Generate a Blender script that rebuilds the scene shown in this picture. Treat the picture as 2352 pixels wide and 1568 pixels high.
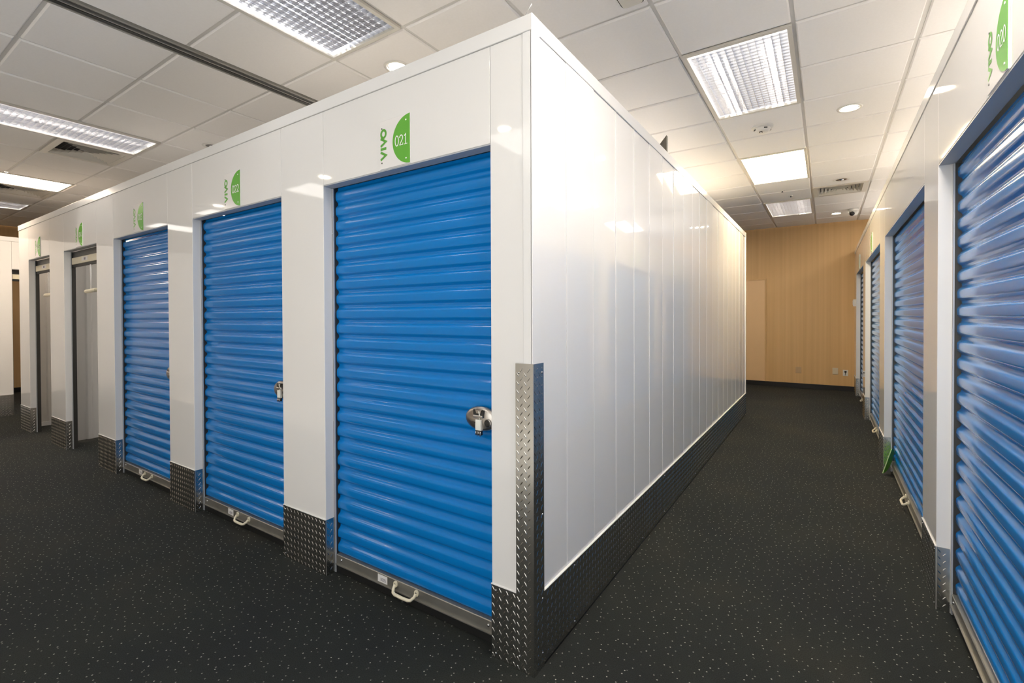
import bpy, math, random
from mathutils import Vector, Matrix

random.seed(7)
for o in list(bpy.data.objects):
    bpy.data.objects.remove(o)
scene = bpy.context.scene
col = scene.collection

# ------------------------------------------------------------------ camera
YAW, PITCH, ROLL = math.radians(33.479), math.radians(-0.5985), math.radians(-0.214)
F_PX, PY = 1089.3, 737.0
CAM = Vector((0.955, -1.589, 1.416))
f0 = Vector((-math.sin(YAW), math.cos(YAW), 0)); r0 = Vector((math.cos(YAW), math.sin(YAW), 0)); u0 = Vector((0, 0, 1))
fw = f0 * math.cos(PITCH) + u0 * math.sin(PITCH)
u1 = -f0 * math.sin(PITCH) + u0 * math.cos(PITCH)
rt = r0 * math.cos(ROLL) + u1 * math.sin(ROLL)
up = u1 * math.cos(ROLL) - r0 * math.sin(ROLL)
cd = bpy.data.cameras.new('camera')
cd.sensor_fit = 'HORIZONTAL'; cd.sensor_width = 36.0
cd.lens = F_PX / 2352 * 36.0
cd.shift_y = -(784 - PY) / 2352
cd.clip_start = 0.02; cd.clip_end = 100
cam = bpy.data.objects.new('camera', cd); col.objects.link(cam)
m = Matrix.Identity(4)
for i in range(3):
    m[i][0] = rt[i]; m[i][1] = up[i]; m[i][2] = -fw[i]; m[i][3] = CAM[i]
cam.matrix_world = m
scene.camera = cam

# ------------------------------------------------------------------ world, exposure
w = bpy.data.worlds.new('world'); scene.world = w; w.use_nodes = True
w.node_tree.nodes['Background'].inputs[0].default_value = (1.0, 0.97, 0.93, 1)
w.node_tree.nodes['Background'].inputs[1].default_value = 3.2
vs = scene.view_settings
scene.display_settings.display_device = 'sRGB'
vs.view_transform = 'Standard'; vs.look = 'None'; vs.gamma = 1.0; vs.use_curve_mapping = False
vs.exposure = 0.06
# fill daylight: sun and sky enter by unseen windows added behind the viewpoint
sd = bpy.data.lights.new('sun', 'SUN'); sd.energy = 7.0; sd.angle = math.radians(1.0); sd.color = (1.0, 0.97, 0.93)
sun = bpy.data.objects.new('sun', sd); col.objects.link(sun)
sun.rotation_euler = Vector((0.12, 0.66, -0.78)).to_track_quat('-Z', 'Y').to_euler()
sun.location = (0, -12, 12)
TUBE_E, FILL_E, WARM_E, DOWN_E, AISLE_TUBE_E, AISLE_FILL_E = 32.0, 3.8, 28.0, 70.0, 90.0, 23.0

# ------------------------------------------------------------------ dimensions
H = 2.59            # storage block height
ZC = 3.144          # ceiling tile face
HEAD = 2.128        # opening height
TRIM = 2.525        # underside of top trim
KICK = 0.305
XR = 1.40           # face of right row
Y_FAR = 9.165
X_WEST, X_EAST, Y_SOUTH = -11.9, 4.2, -4.57

# ------------------------------------------------------------------ materials
MATS = {}
def mat(name, rgb, rough=0.5, metal=0.0, coat=0.0, coat_rough=0.03, spec=0.5, noise=None, bump=None, emit=None):
    if name in MATS: return MATS[name]
    mt = bpy.data.materials.new(name); mt.use_nodes = True
    nt = mt.node_tree; b = nt.nodes['Principled BSDF']
    b.inputs['Base Color'].default_value = (*rgb, 1)
    b.inputs['Roughness'].default_value = rough
    b.inputs['Metallic'].default_value = metal
    b.inputs['Specular IOR Level'].default_value = spec
    b.inputs['Coat Weight'].default_value = coat
    b.inputs['Coat Roughness'].default_value = coat_rough
    if noise:
        sc, amt = noise
        tc = nt.nodes.new('ShaderNodeTexCoord'); n = nt.nodes.new('ShaderNodeTexNoise')
        n.inputs['Scale'].default_value = sc; n.inputs['Detail'].default_value = 4
        nt.links.new(tc.outputs['Object'], n.inputs['Vector'])
        mx = nt.nodes.new('ShaderNodeMix'); mx.data_type = 'RGBA'
        mx.inputs['A'].default_value = (*[c * (1 - amt) for c in rgb], 1)
        mx.inputs['B'].default_value = (*[min(1, c * (1 + amt)) for c in rgb], 1)
        nt.links.new(n.outputs['Fac'], mx.inputs['Factor'])
        nt.links.new(mx.outputs['Result'], b.inputs['Base Color'])
    if bump:
        sc, st, dist = bump
        tc = nt.nodes.new('ShaderNodeTexCoord'); n = nt.nodes.new('ShaderNodeTexNoise')
        n.inputs['Scale'].default_value = sc; n.inputs['Detail'].default_value = 2
        nt.links.new(tc.outputs['Object'], n.inputs['Vector'])
        bp = nt.nodes.new('ShaderNodeBump'); bp.inputs['Strength'].default_value = st
        bp.inputs['Distance'].default_value = dist
        nt.links.new(n.outputs['Fac'], bp.inputs['Height'])
        nt.links.new(bp.outputs['Normal'], b.inputs['Normal'])
    if emit:
        ec, es = emit
        b.inputs['Emission Color'].default_value = (*ec, 1)
        b.inputs['Emission Strength'].default_value = es
    MATS[name] = mt
    return mt

M_WHITE = mat('white_gloss_panel', (0.80, 0.79, 0.775), 0.045, noise=(1.3, 0.02), bump=(1.6, 0.10, 0.004))
M_TRIM = mat('white_trim', (0.80, 0.795, 0.785), 0.16, noise=(3, 0.015), bump=(3.0, 0.2, 0.003))
M_BLUE = mat('blue_door_paint', (0.001, 0.182, 0.55), 0.18, spec=0.40, coat=0.22, coat_rough=0.03, noise=(2.0, 0.05), bump=(1.6, 0.15, 0.004))
M_GALV = mat('galvanised_steel', (0.50, 0.52, 0.55), 0.40, 0.45, noise=(14, 0.10))
M_GLINT = mat('white_edge_glint', (0.86, 0.85, 0.83), 0.35, noise=(5, 0.01))  # white of thin strips drawn as edge highlights
M_LINTEL = mat('grey_lintel_paint', (0.42, 0.44, 0.48), 0.45, noise=(10, 0.03))
M_BAR = mat('bottom_bar_steel', (0.32, 0.31, 0.28), 0.38, 0.7, noise=(9, 0.15))
M_DIAM = mat('diamond_plate_aluminium', (0.54, 0.53, 0.50), 0.27, 1.0, noise=(6, 0.10))
M_BLACK = mat('black_rubber', (0.006, 0.006, 0.006), 0.6, noise=(20, 0.2))
M_DARK = mat('dark_slot', (0.012, 0.012, 0.014), 0.7, noise=(20, 0.2))
M_TILE = mat('ceiling_tile', (0.86, 0.835, 0.81), 0.75, noise=(60, 0.03), bump=(180, 0.08, 0.001))
M_TEE = mat('ceiling_tee', (0.66, 0.64, 0.61), 0.45, noise=(10, 0.03))
M_FIXW = mat('fixture_white_enamel', (0.62, 0.59, 0.53), 0.4, noise=(10, 0.02))
M_HOUSE = mat('fixture_reflector', (0.72, 0.74, 0.78), 0.35, 0.0, noise=(10, 0.02))
M_LOUV = mat('louvre_silver', (0.82, 0.83, 0.86), 0.22, 1.0, noise=(15, 0.03))
M_TUBE = mat('fluorescent_tube', (0.9, 0.9, 0.9), 0.4, emit=((1.0, 0.955, 0.90), TUBE_E), noise=(10, 0.01))
M_TUBEA = mat('aisle_fluorescent_tube', (0.9, 0.9, 0.9), 0.4, emit=((1.0, 0.90, 0.78), AISLE_TUBE_E), noise=(10, 0.01))
M_TUBEL = mat('left_fluorescent_tube', (0.9, 0.9, 0.9), 0.4, emit=((1.0, 0.93, 0.84), 110.0), noise=(10, 0.01))
M_FILLA = mat('added_aisle_fill', (0.9, 0.9, 0.9), 0.4, emit=((1.0, 0.915, 0.82), AISLE_FILL_E), noise=(10, 0.01))  # unseen panel added to brighten the aisle
M_PANELL = mat('left_diffuser_lit', (0.9, 0.88, 0.85), 0.4, emit=((1.0, 0.81, 0.62), 26.0), noise=(10, 0.01))
M_FILLT = mat('added_block_fill', (0.9, 0.88, 0.85), 0.4, emit=((1.0, 0.93, 0.86), 9.0), noise=(10, 0.01))  # unseen panels added above the blocks to light the bounce sheets
M_FILLC = mat('added_neutral_fill', (0.9, 0.9, 0.9), 0.4, emit=((1.0, 0.945, 0.885), FILL_E), noise=(10, 0.01))  # unseen panels added behind the viewpoint as fill
M_PANELW = mat('diffuser_lit_warm', (0.9, 0.88, 0.8), 0.4, emit=((1.0, 0.80, 0.50), WARM_E), noise=(10, 0.01))
M_DOWN = mat('downlight_lamp_lit', (0.9, 0.9, 0.8), 0.4, emit=((1.0, 0.86, 0.66), DOWN_E), noise=(10, 0.01))
M_DEV = mat('white_plastic', (0.70, 0.68, 0.64), 0.35, noise=(20, 0.02))
M_DEVD = mat('dark_plastic', (0.02, 0.02, 0.02), 0.25, noise=(20, 0.1))
M_TRACK = mat('dark_track_aluminium', (0.055, 0.054, 0.05), 0.4, 0.5, noise=(12, 0.1))
M_TRACKL = mat('grey_track_lip', (0.35, 0.34, 0.31), 0.4, 0.5, noise=(12, 0.08))
M_GREEN = mat('sign_green', (0.125, 0.42, 0.045), 0.25, noise=(8, 0.03))
M_GREENL = mat('sign_lettering_green', (0.115, 0.38, 0.05), 0.3, noise=(8, 0.03))
M_ACRYL = mat('sign_white_acrylic', (0.82, 0.80, 0.785), 0.12, noise=(8, 0.01))
M_SIGNW = mat('sign_numeral_white', (0.88, 0.90, 0.85), 0.3, noise=(8, 0.01))
M_SCREW = mat('screw_steel', (0.5, 0.5, 0.5), 0.25, 1.0, noise=(20, 0.1))
M_HOLE = mat('sign_screw_dark', (0.08, 0.08, 0.08), 0.4, noise=(20, 0.1))
M_LATCH = mat('latch_stainless', (0.46, 0.43, 0.40), 0.28, 1.0, noise=(30, 0.08))
M_TAG = mat('padlock_body', (0.80, 0.80, 0.74), 0.35, noise=(20, 0.03))
M_CREAM = mat('cream_handle', (0.72, 0.66, 0.50), 0.4, noise=(20, 0.05))
M_PART = mat('unit_partition_steel', (0.66, 0.64, 0.61), 0.32, noise=(2, 0.03))
M_BASEB = mat('black_baseboard', (0.008, 0.007, 0.007), 0.4, noise=(10, 0.2))
M_DOORP = mat('beige_flush_door', (0.70, 0.46, 0.24), 0.5, noise=(2, 0.05))
M_ROOM = mat('room_wall_paint', (0.62, 0.56, 0.48), 0.7, noise=(1.5, 0.03))
M_PLATE_B = mat('beige_wall_plate', (0.50, 0.34, 0.18), 0.4, noise=(20, 0.03))
M_PLATE_I = mat('ivory_wall_plate', (0.62, 0.54, 0.38), 0.4, noise=(20, 0.03))
M_STICK = mat('paper_sticker', (0.78, 0.76, 0.74), 0.5, noise=(20, 0.02))
M_INK = mat('sticker_ink', (0.22, 0.20, 0.24), 0.6, noise=(20, 0.05))

def carpet():
    mt = bpy.data.materials.new('dotted_carpet'); mt.use_nodes = True
    nt = mt.node_tree; b = nt.nodes['Principled BSDF']; N = nt.nodes.new; Lk = nt.links.new
    b.inputs['Roughness'].default_value = 0.9; b.inputs['Specular IOR Level'].default_value = 0.25
    tc = N('ShaderNodeTexCoord')
    big = N('ShaderNodeTexNoise'); big.inputs['Scale'].default_value = 1.1; big.inputs['Detail'].default_value = 5
    Lk(tc.outputs['Object'], big.inputs['Vector'])
    ramp = N('ShaderNodeValToRGB'); e = ramp.color_ramp.elements
    e[0].position = 0.34; e[0].color = (0.0120, 0.0140, 0.0146, 1)
    e[1].position = 0.68; e[1].color = (0.0235, 0.0232, 0.0185, 1)
    k = ramp.color_ramp.elements.new(0.5); k.color = (0.0152, 0.0176, 0.016, 1)
    Lk(big.outputs['Fac'], ramp.inputs['Fac'])
    fine = N('ShaderNodeTexNoise'); fine.inputs['Scale'].default_value = 260; fine.inputs['Detail'].default_value = 3
    Lk(tc.outputs['Object'], fine.inputs['Vector'])
    mul = N('ShaderNodeMix'); mul.data_type = 'RGBA'; mul.blend_type = 'MULTIPLY'; mul.inputs['Factor'].default_value = 0.75
    fr = N('ShaderNodeMapRange'); fr.inputs['From Min'].default_value = 0.3; fr.inputs['From Max'].default_value = 0.7
    fr.inputs['To Min'].default_value = 0.45; fr.inputs['To Max'].default_value = 1.5; fr.clamp = False
    Lk(fine.outputs['Fac'], fr.inputs['Value'])
    Lk(ramp.outputs['Color'], mul.inputs['A']); Lk(fr.outputs['Result'], mul.inputs['B'])
    vor = N('ShaderNodeTexVoronoi'); vor.voronoi_dimensions = '2D'; vor.inputs['Scale'].default_value = 24; vor.inputs['Randomness'].default_value = 0.95
    Lk(tc.outputs['Object'], vor.inputs['Vector'])
    lt = N('ShaderNodeMapRange'); lt.inputs['From Min'].default_value = 0.045; lt.inputs['From Max'].default_value = 0.085
    lt.inputs['To Min'].default_value = 1.0; lt.inputs['To Max'].default_value = 0.0
    Lk(vor.outputs['Distance'], lt.inputs['Value'])
    sep = N('ShaderNodeSeparateColor'); Lk(vor.outputs['Color'], sep.inputs['Color'])
    str_ = N('ShaderNodeMath'); str_.operation = 'MULTIPLY'; Lk(lt.outputs['Result'], str_.inputs[0])
    sr = N('ShaderNodeMapRange'); sr.inputs['To Min'].default_value = 0.15; sr.inputs['To Max'].default_value = 0.9
    Lk(sep.outputs['Red'], sr.inputs['Value']); Lk(sr.outputs['Result'], str_.inputs[1])
    dm = N('ShaderNodeMix'); dm.data_type = 'RGBA'; dm.inputs['B'].default_value = (0.42, 0.42, 0.36, 1)
    Lk(str_.outputs[0], dm.inputs['Factor']); Lk(mul.outputs['Result'], dm.inputs['A'])
    Lk(dm.outputs['Result'], b.inputs['Base Color'])
    bp = N('ShaderNodeBump'); bp.inputs['Strength'].default_value = 0.5; bp.inputs['Distance'].default_value = 0.003
    Lk(fine.outputs['Fac'], bp.inputs['Height']); Lk(bp.outputs['Normal'], b.inputs['Normal'])
    return mt
M_CARPET = carpet()
def clear_glass():
    mt = bpy.data.materials.new('added_window_glass'); mt.use_nodes = True
    nt = mt.node_tree; N = nt.nodes.new; Lk = nt.links.new
    nt.nodes.remove(nt.nodes['Principled BSDF'])
    tr = N('ShaderNodeBsdfTransparent'); tr.inputs['Color'].default_value = (0.93, 0.95, 0.94, 1)
    gl = N('ShaderNodeBsdfGlossy'); gl.inputs['Roughness'].default_value = 0.02
    mx = N('ShaderNodeMixShader'); mx.inputs[0].default_value = 0.07; Lk(tr.outputs[0], mx.inputs[1]); Lk(gl.outputs[0], mx.inputs[2])
    Lk(mx.outputs[0], nt.nodes['Material Output'].inputs['Surface'])
    return mt
M_GLASS = clear_glass()
M_BOUNCE = mat('pale_bounce_floor', (0.74, 0.71, 0.66), 0.45, noise=(3, 0.04))

def wallpaper():
    mt = bpy.data.materials.new('tan_striped_wallpaper'); mt.use_nodes = True
    nt = mt.node_tree; b = nt.nodes['Principled BSDF']; N = nt.nodes.new; Lk = nt.links.new
    b.inputs['Roughness'].default_value = 0.55
    tc = N('ShaderNodeTexCoord'); mp = N('ShaderNodeMapping')
    mp.inputs['Scale'].default_value = (22, 22, 0.25)
    Lk(tc.outputs['Object'], mp.inputs['Vector'])
    n = N('ShaderNodeTexNoise'); n.inputs['Scale'].default_value = 1.0; n.inputs['Detail'].default_value = 3
    Lk(mp.outputs['Vector'], n.inputs['Vector'])
    r = N('ShaderNodeValToRGB'); e = r.color_ramp.elements
    e[0].position = 0.2; e[0].color = (0.56, 0.345, 0.14, 1); e[1].position = 0.8; e[1].color = (0.67, 0.425, 0.19, 1)
    Lk(n.outputs['Fac'], r.inputs['Fac']); Lk(r.outputs['Color'], b.inputs['Base Color'])
    return mt
M_PAPER = wallpaper()

# ------------------------------------------------------------------ helpers
class MB:
    def __init__(s): s.v = []; s.f = []
    def quad(s, a, b, c, d):
        n = len(s.v); s.v += [a, b, c, d]; s.f.append((n, n + 1, n + 2, n + 3)); return s
    def box(s, x0, x1, y0, y1, z0, z1):
        n = len(s.v)
        s.v += [(x0, y0, z0), (x1, y0, z0), (x1, y1, z0), (x0, y1, z0), (x0, y0, z1), (x1, y0, z1), (x1, y1, z1), (x0, y1, z1)]
        s.f += [(n, n + 3, n + 2, n + 1), (n + 4, n + 5, n + 6, n + 7), (n, n + 1, n + 5, n + 4), (n + 1, n + 2, n + 6, n + 5), (n + 2, n + 3, n + 7, n + 6), (n + 3, n, n + 4, n + 7)]
        return s
    def bbox(s, x0, x1, y0, y1, z0, z1, c):
        """box with chamfered edges on its y0 (front) side"""
        n = len(s.v)
        s.v += [(x0 + c, y0, z0 + c), (x1 - c, y0, z0 + c), (x1 - c, y0, z1 - c), (x0 + c, y0, z1 - c),
                (x0, y0 + c, z0), (x1, y0 + c, z0), (x1, y0 + c, z1), (x0, y0 + c, z1),
                (x0, y1, z0), (x1, y1, z0), (x1, y1, z1), (x0, y1, z1)]
        s.f += [(n, n + 1, n + 2, n + 3)]
        for a in range(4):
            b_ = (a + 1) % 4
            s.f.append((n + a, n + 4 + a, n + 4 + b_, n + b_)); s.f.append((n + 4 + a, n + 8 + a, n + 8 + b_, n + 4 + b_))
        s.f.append((n + 8, n + 11, n + 10, n + 9))
        return s
    def prism(s, pts, z0, z1, axis='z'):
        """polygon pts (2D, ccw) extruded; axis y: pts are (x,z), extruded z0..z1 along y"""
        n = len(s.v); k = len(pts)
        for zz in (z0, z1):
            for p in pts:
                s.v.append((p[0], p[1], zz) if axis == 'z' else ((p[0], zz, p[1]) if axis == 'y' else (zz, p[0], p[1])))
        s.f.append(tuple(range(n + k - 1, n - 1, -1))); s.f.append(tuple(range(n + k, n + 2 * k)))
        for i in range(k):
            j = (i + 1) % k
            s.f.append((n + i, n + j, n + k + j, n + k + i))
        return s
    def lathe(s, prof, seg=24, axis='z', cap=False):
        """prof: list of (r, h); revolved about an axis through origin"""
        n = len(s.v); k = len(prof)
        for i in range(seg):
            a = 2 * math.pi * i / seg
            for r, h in prof:
                p = (r * math.cos(a), r * math.sin(a), h)
                if axis == 'y': p = (p[0], p[2], p[1])
                s.v.append(p)
        for i in range(seg):
            j = (i + 1) % seg
            for q in range(k - 1):
                s.f.append((n + i * k + q, n + j * k + q, n + j * k + q + 1, n + i * k + q + 1))
        if cap:
            s.f.append(tuple(n + i * k + k - 1 for i in range(seg)))
        return s
    def tube(s, path, r, seg=8):
        n0 = len(s.v); path = [Vector(p) for p in path]; k = len(path)
        for i, p in enumerate(path):
            t = (path[min(i + 1, k - 1)] - path[max(i - 1, 0)]).normalized()
            a = Vector((0, 0, 1)) if abs(t.z) < 0.9 else Vector((1, 0, 0))
            e1 = t.cross(a).normalized(); e2 = t.cross(e1)
            for q in range(seg):
                an = 2 * math.pi * q / seg
                s.v.append(tuple(p + e1 * (r * math.cos(an)) + e2 * (r * math.sin(an))))
        for i in range(k - 1):
            for q in range(seg):
                q2 = (q + 1) % seg
                s.f.append((n0 + i * seg + q, n0 + i * seg + q2, n0 + (i + 1) * seg + q2, n0 + (i + 1) * seg + q))
        s.f.append(tuple(n0 + q for q in range(seg))); s.f.append(tuple(n0 + (k - 1) * seg + q for q in range(seg - 1, -1, -1)))
        return s
    def data(s, name, mt, smooth=False, fix=True):
        me = bpy.data.meshes.new(name); me.from_pydata(s.v, [], s.f)
        if fix:
            import bmesh
            b = bmesh.new(); b.from_mesh(me); bmesh.ops.recalc_face_normals(b, faces=b.faces); b.to_mesh(me); b.free()
        if smooth:
            me.polygons.foreach_set('use_smooth', [True] * len(me.polygons))
        me.materials.append(mt); me.update()
        return me

def obj(name, me, parent=None, loc=(0, 0, 0), rot=(0, 0, 0)):
    o = bpy.data.objects.new(name, me); col.objects.link(o)
    o.location = loc; o.rotation_euler = rot
    if parent: o.parent = parent
    return o
def part(name, mb, mt, parent, loc=(0, 0, 0), rot=(0, 0, 0), smooth=False, fix=True):
    return obj(name, mb.data(name, mt, smooth, fix), parent, loc, rot)
def thing(name, label, cat, loc=(0, 0, 0), rotz=0, group=None):
    o = obj(name, None, None, loc, (0, 0, rotz)); o.empty_display_size = 0.1
    o['label'] = label; o['category'] = cat
    if group: o['group'] = group
    return o
def tag(o, label, cat, group=None):
    o['label'] = label; o['category'] = cat
    if group: o['group'] = group
    return o
def struct(name, loc=(0, 0, 0), rotz=0, me=None):
    o = obj(name, me, None, loc, (0, 0, rotz)); o['kind'] = 'structure'
    if me is None: o.empty_display_size = 0.1
    return o

CACHE = {}
def cached(key, fn):
    if key not in CACHE: CACHE[key] = fn()
    return CACHE[key]

# diamond tread sheet in local x-z plane, facing -y
def tread(x0, x1, z0, z1, y=-0.003, mirror=False):
    mb = MB(); mb.box(x0, x1, y, y + 0.0028, z0, z1)
    p = 0.0345; L = 0.0125; W = 0.0027; hgt = 0.0011; c = math.sqrt(0.5)
    def loz(cx, cz, sg):
        dx, dz = c * 0.86, 1.14 * c * sg
        nx, nz = -dz, dx
        n = len(mb.v)
        P = lambda a, b, e: mb.v.append((cx + dx * a + nx * b, y - e, cz + dz * a + nz * b))
        P(-L, 0, -0.0002); P(-L * .35, -W, -0.0002); P(L * .35, -W, -0.0002); P(L, 0, -0.0002); P(L * .35, W, -0.0002); P(-L * .35, W, -0.0002)
        P(-L * .55, 0, hgt); P(L * .55, 0, hgt)
        mb.f.extend([(n, n + 1, n + 6), (n + 1, n + 2, n + 7, n + 6), (n + 2, n + 3, n + 7), (n + 3, n + 4, n + 7), (n + 4, n + 5, n + 6, n + 7), (n + 5, n, n + 6)])
    i = 0
    nx = int((x1 - x0) / p) + 2; nz = int((z1 - z0) / p) + 2
    for i in range(nx):
        for j in range(nz):
            for fam in (0, 1):
                cx = x0 + 0.010 + (i + 0.5 * fam) * p; cz = z0 + 0.012 + (j + 0.5 * fam) * p
                if x0 + 0.006 < cx < x1 - 0.006 and z0 + 0.009 < cz < z1 - 0.009:
                    loz(cx, cz, (-1 if fam == 0 else 1) * (-1 if mirror else 1))
    return mb

# ------------------------------------------------------------------ room shell
Y_BOUNCE = -2.0
fl = MB().quad((X_WEST, Y_BOUNCE, 0), (X_EAST, Y_BOUNCE, 0), (X_EAST, Y_FAR, 0), (X_WEST, Y_FAR, 0))
struct('floor', me=fl.data('floor', M_CARPET, fix=False))
struct('floor_bounce', me=MB().quad((X_WEST, Y_SOUTH, 0), (X_EAST, Y_SOUTH, 0), (X_EAST, Y_BOUNCE, 0), (X_WEST, Y_BOUNCE, 0)).data('floor_bounce', M_BOUNCE, fix=False))  # pale floor added out of view to bounce daylight up to the ceiling
def room_wall(name, mt, x0, x1, y0, y1):
    return struct(name, me=MB().box(x0, x1, y0, y1, 0, ZC + 0.02).data(name, mt))
wall_back = room_wall('wall_back', M_PAPER, X_WEST, X_EAST, Y_FAR, Y_FAR + 0.1)
room_wall('wall_left', M_PAPER, X_WEST - 0.1, X_WEST, Y_SOUTH, Y_FAR)
WX = (-1.0, 1.05, 3.1)
WZ0, WZ1 = 0.25, 2.95
fwm = MB().box(X_WEST, X_EAST, Y_SOUTH - 0.1, Y_SOUTH, 0, WZ0).box(X_WEST, X_EAST, Y_SOUTH - 0.1, Y_SOUTH, WZ1, ZC + .02)
gx = [X_WEST] + [v for q in WX for v in (q - 1.0 if q != 3.1 else q - .75, q + 1.0)] + [X_EAST]
for i in range(0, len(gx), 2): fwm.box(gx[i], gx[i + 1], Y_SOUTH - 0.1, Y_SOUTH, WZ0, WZ1)
struct('wall_front', me=fwm.data('wall_front', M_ROOM))
room_wall('wall_right', M_ROOM, X_EAST, X_EAST + 0.1, Y_SOUTH, Y_FAR)
struct('baseboard_back', me=MB().box(X_WEST, XR - 0.004, Y_FAR - 0.012, Y_FAR, 0, 0.092).data('baseboard_back', M_BASEB))
struct('baseboard_left', me=MB().box(X_WEST, X_WEST + 0.012, Y_SOUTH, Y_FAR - 0.013, 0, 0.092).data('baseboard_left', M_BASEB))
# unseen glazing added behind the viewpoint so that daylight brightens the room
for n, wx in enumerate(WX):
    wn = struct('added_window_%d' % (n + 1), (wx, Y_SOUTH, 0)); l = -1.0 if wx != 3.1 else -.75
    part('added_window_frame', MB().box(l, 1.0, -0.07, -0.02, WZ0, WZ0 + .05).box(l, 1.0, -0.07, -0.02, WZ1 - .05, WZ1).box(l, l + .05, -0.07, -0.02, WZ0 + .05, WZ1 - .05).box(0.95, 1.0, -0.07, -0.02, WZ0 + .05, WZ1 - .05), M_TRACK, wn)
    part('added_window_pane', MB().quad((l + .05, -.045, WZ0 + .05), (.95, -.045, WZ0 + .05), (.95, -.045, WZ1 - .05), (l + .05, -.045, WZ1 - .05)), M_GLASS, wn, fix=False)
    pl = bpy.data.lights.new('added_window_portal', 'AREA'); pl.shape = 'RECTANGLE'; pl.size = 1.0 - l; pl.size_y = WZ1 - WZ0; pl.cycles.is_portal = True
    po = obj('added_window_portal', pl, None, (wx + (l + 1) / 2, Y_SOUTH - 0.09, (WZ0 + WZ1) / 2), (math.pi / 2, 0, 0)); po['kind'] = 'structure'
d = struct('door_1', (-0.5, Y_FAR, 0))
part('door_leaf', MB().bbox(-0.44, 0.44, -0.018, 0.0, 0.093, 2.12, 0.002), M_DOORP, d)
fr = MB(); fr.box(0.442, 0.462, -0.024, 0, 0.0925, 2.15); fr.box(-0.462, -0.442, -0.024, 0, 0.0925, 2.15); fr.box(-0.442, 0.442, -0.024, 0, 2.122, 2.15)
part('door_frame', fr, M_PAPER, d)

# ------------------------------------------------------------------ ceiling
XL = [4.2, 3.40, 2.74, 2.07, 1.43, 0.79, 0.138, -0.514, -1.166, -1.818, -2.46]
XL2 = [-2.60, -3.22] + [-3.22 - 0.662 * k for k in range(1, 13)] + [X_WEST]
YL = [0.442 + 0.6265 * k for k in range(-8, 14)] + [Y_FAR]
YI = lambda k: 0.442 + 0.6265 * k
ceil = struct('ceiling', (0, 0, ZC))
part('ceiling_deck', MB().box(X_WEST, X_EAST, Y_SOUTH, Y_FAR, 0.13, 0.15), M_TILE, ceil)
cells_x = [(XL[i + 1], XL[i]) for i in range(len(XL) - 1)] + [(XL2[i + 1], XL2[i]) for i in range(len(XL2) - 1)]
cells_y = [(YL[i], YL[i + 1]) for i in range(len(YL) - 1)]
def cell_x(x): return next(c for c in cells_x if c[0] <= x < c[1])
FIX = [  # centre x, k0, k1, kind
    (-1.5, -2, 0, 'louvre'), (0.46, 2, 4, 'louvre'), (0.46, 6, 8, 'warm'), (0.46, 10, 12, 'louvre'),
    (-4.9, -2, 0, 'louvre'), (-7.5, -2, 0, 'panel'), (-9.5, -2, 0, 'louvre'),
    (1.1, -2, 0, 'panel'), (0.46, -6, -4, 'panel'), (-1.5, -6, -4, 'panel'), (-4.9, -6, -4, 'panel'), (-7.5, -6, -4, 'panel'),  # from this row on: unseen panels added to brighten the room
    (-9.5, -6, -4, 'panel'), (-1.5, 10, 12, 'panel'), (-4.9, 6, 8, 'panel'), (-10.2, 6, 8, 'panel'), (2.4, 2, 4, 'panel'),
    (2.4, -2, 0, 'panel'), (2.4, 6, 8, 'panel'), (2.4, 10, 12, 'panel'), (-1.5, 3, 5, 'panel'), (-1.5, 6, 8, 'panel'), (-4.9, 2, 4, 'panel'), (-7.5, 2, 4, 'panel'), (-7.5, 6, 8, 'panel')]
VENT = [(-5.5, -1), (-8.2, -1), (1.1, 9)]
skip = set()
for fx, k0, k1, kind in FIX:
    c = cell_x(fx)
    for k in range(k0, k1): skip.add((round(c[0], 3), k))
for vx, k in VENT: skip.add((round(cell_x(vx)[0], 3), k))
def to_px(P):
    q = Vector(P) - CAM; z = q.dot(fw)
    if z < 0.05: return None
    return (1176 + F_PX * q.dot(rt) / z, PY - F_PX * q.dot(up) / z)
def hidden(P):
    t = (H - CAM.z) / (P[2] - CAM.z); x = CAM.x + t * (P[0] - CAM.x); y = CAM.y + t * (P[1] - CAM.y)
    return (-7.65 < x < 0 and 0 < y < 5.9) or x > XR or x < -8.91
def in_view(a, b, c, d_):
    for i in range(5):
        for j in range(5):
            P = (a + (b - a) * i / 4, c + (d_ - c) * j / 4, ZC); q = to_px(P)
            if q and -5 < q[0] < 2357 and -5 < q[1] < 1573 and not hidden(P): return True
    return False
G = 0.0115
rest = MB()
def tile_data(wd, ln):
    def mk():
        mb = MB(); c = 0.008; x, y = wd / 2, ln / 2
        mb.v += [(-x + c, -y + c, 0), (x - c, -y + c, 0), (x - c, y - c, 0), (-x + c, y - c, 0), (-x, -y, c), (x, -y, c), (x, y, c), (-x, y, c), (-x, -y, 0.014), (x, -y, 0.014), (x, y, 0.014), (-x, y, 0.014)]
        mb.f += [(3, 2, 1, 0), (8, 9, 10, 11)]
        for a in range(4):
            b_ = (a + 1) % 4; mb.f += [(a, b_, 4 + b_, 4 + a), (4 + a, 4 + b_, 8 + b_, 8 + a)]
        return mb.data('ceiling_tile', M_TILE)
    return cached(('tile', round(wd, 3), round(ln, 3)), mk)
for (a, b) in cells_x:
    for yi, (c, d_) in enumerate(cells_y):
        if (round(a, 3), yi - 8) in skip: continue
        if in_view(a, b, c, d_):
            o = obj('ceiling_tile', tile_data(b - a - 2 * G, d_ - c - 2 * G), ceil, ((a + b) / 2, (c + d_) / 2, random.uniform(0, 0.0015)))
            o.rotation_euler = (random.uniform(-.0012, .0012), random.uniform(-.0012, .0012), 0)
        else:
            rest.box(a + G, b - G, c + G, d_ - G, 0, 0.014)
ro = part('ceiling_tile_field', rest, M_TILE, ceil); ro['kind'] = 'stuff'
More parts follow.
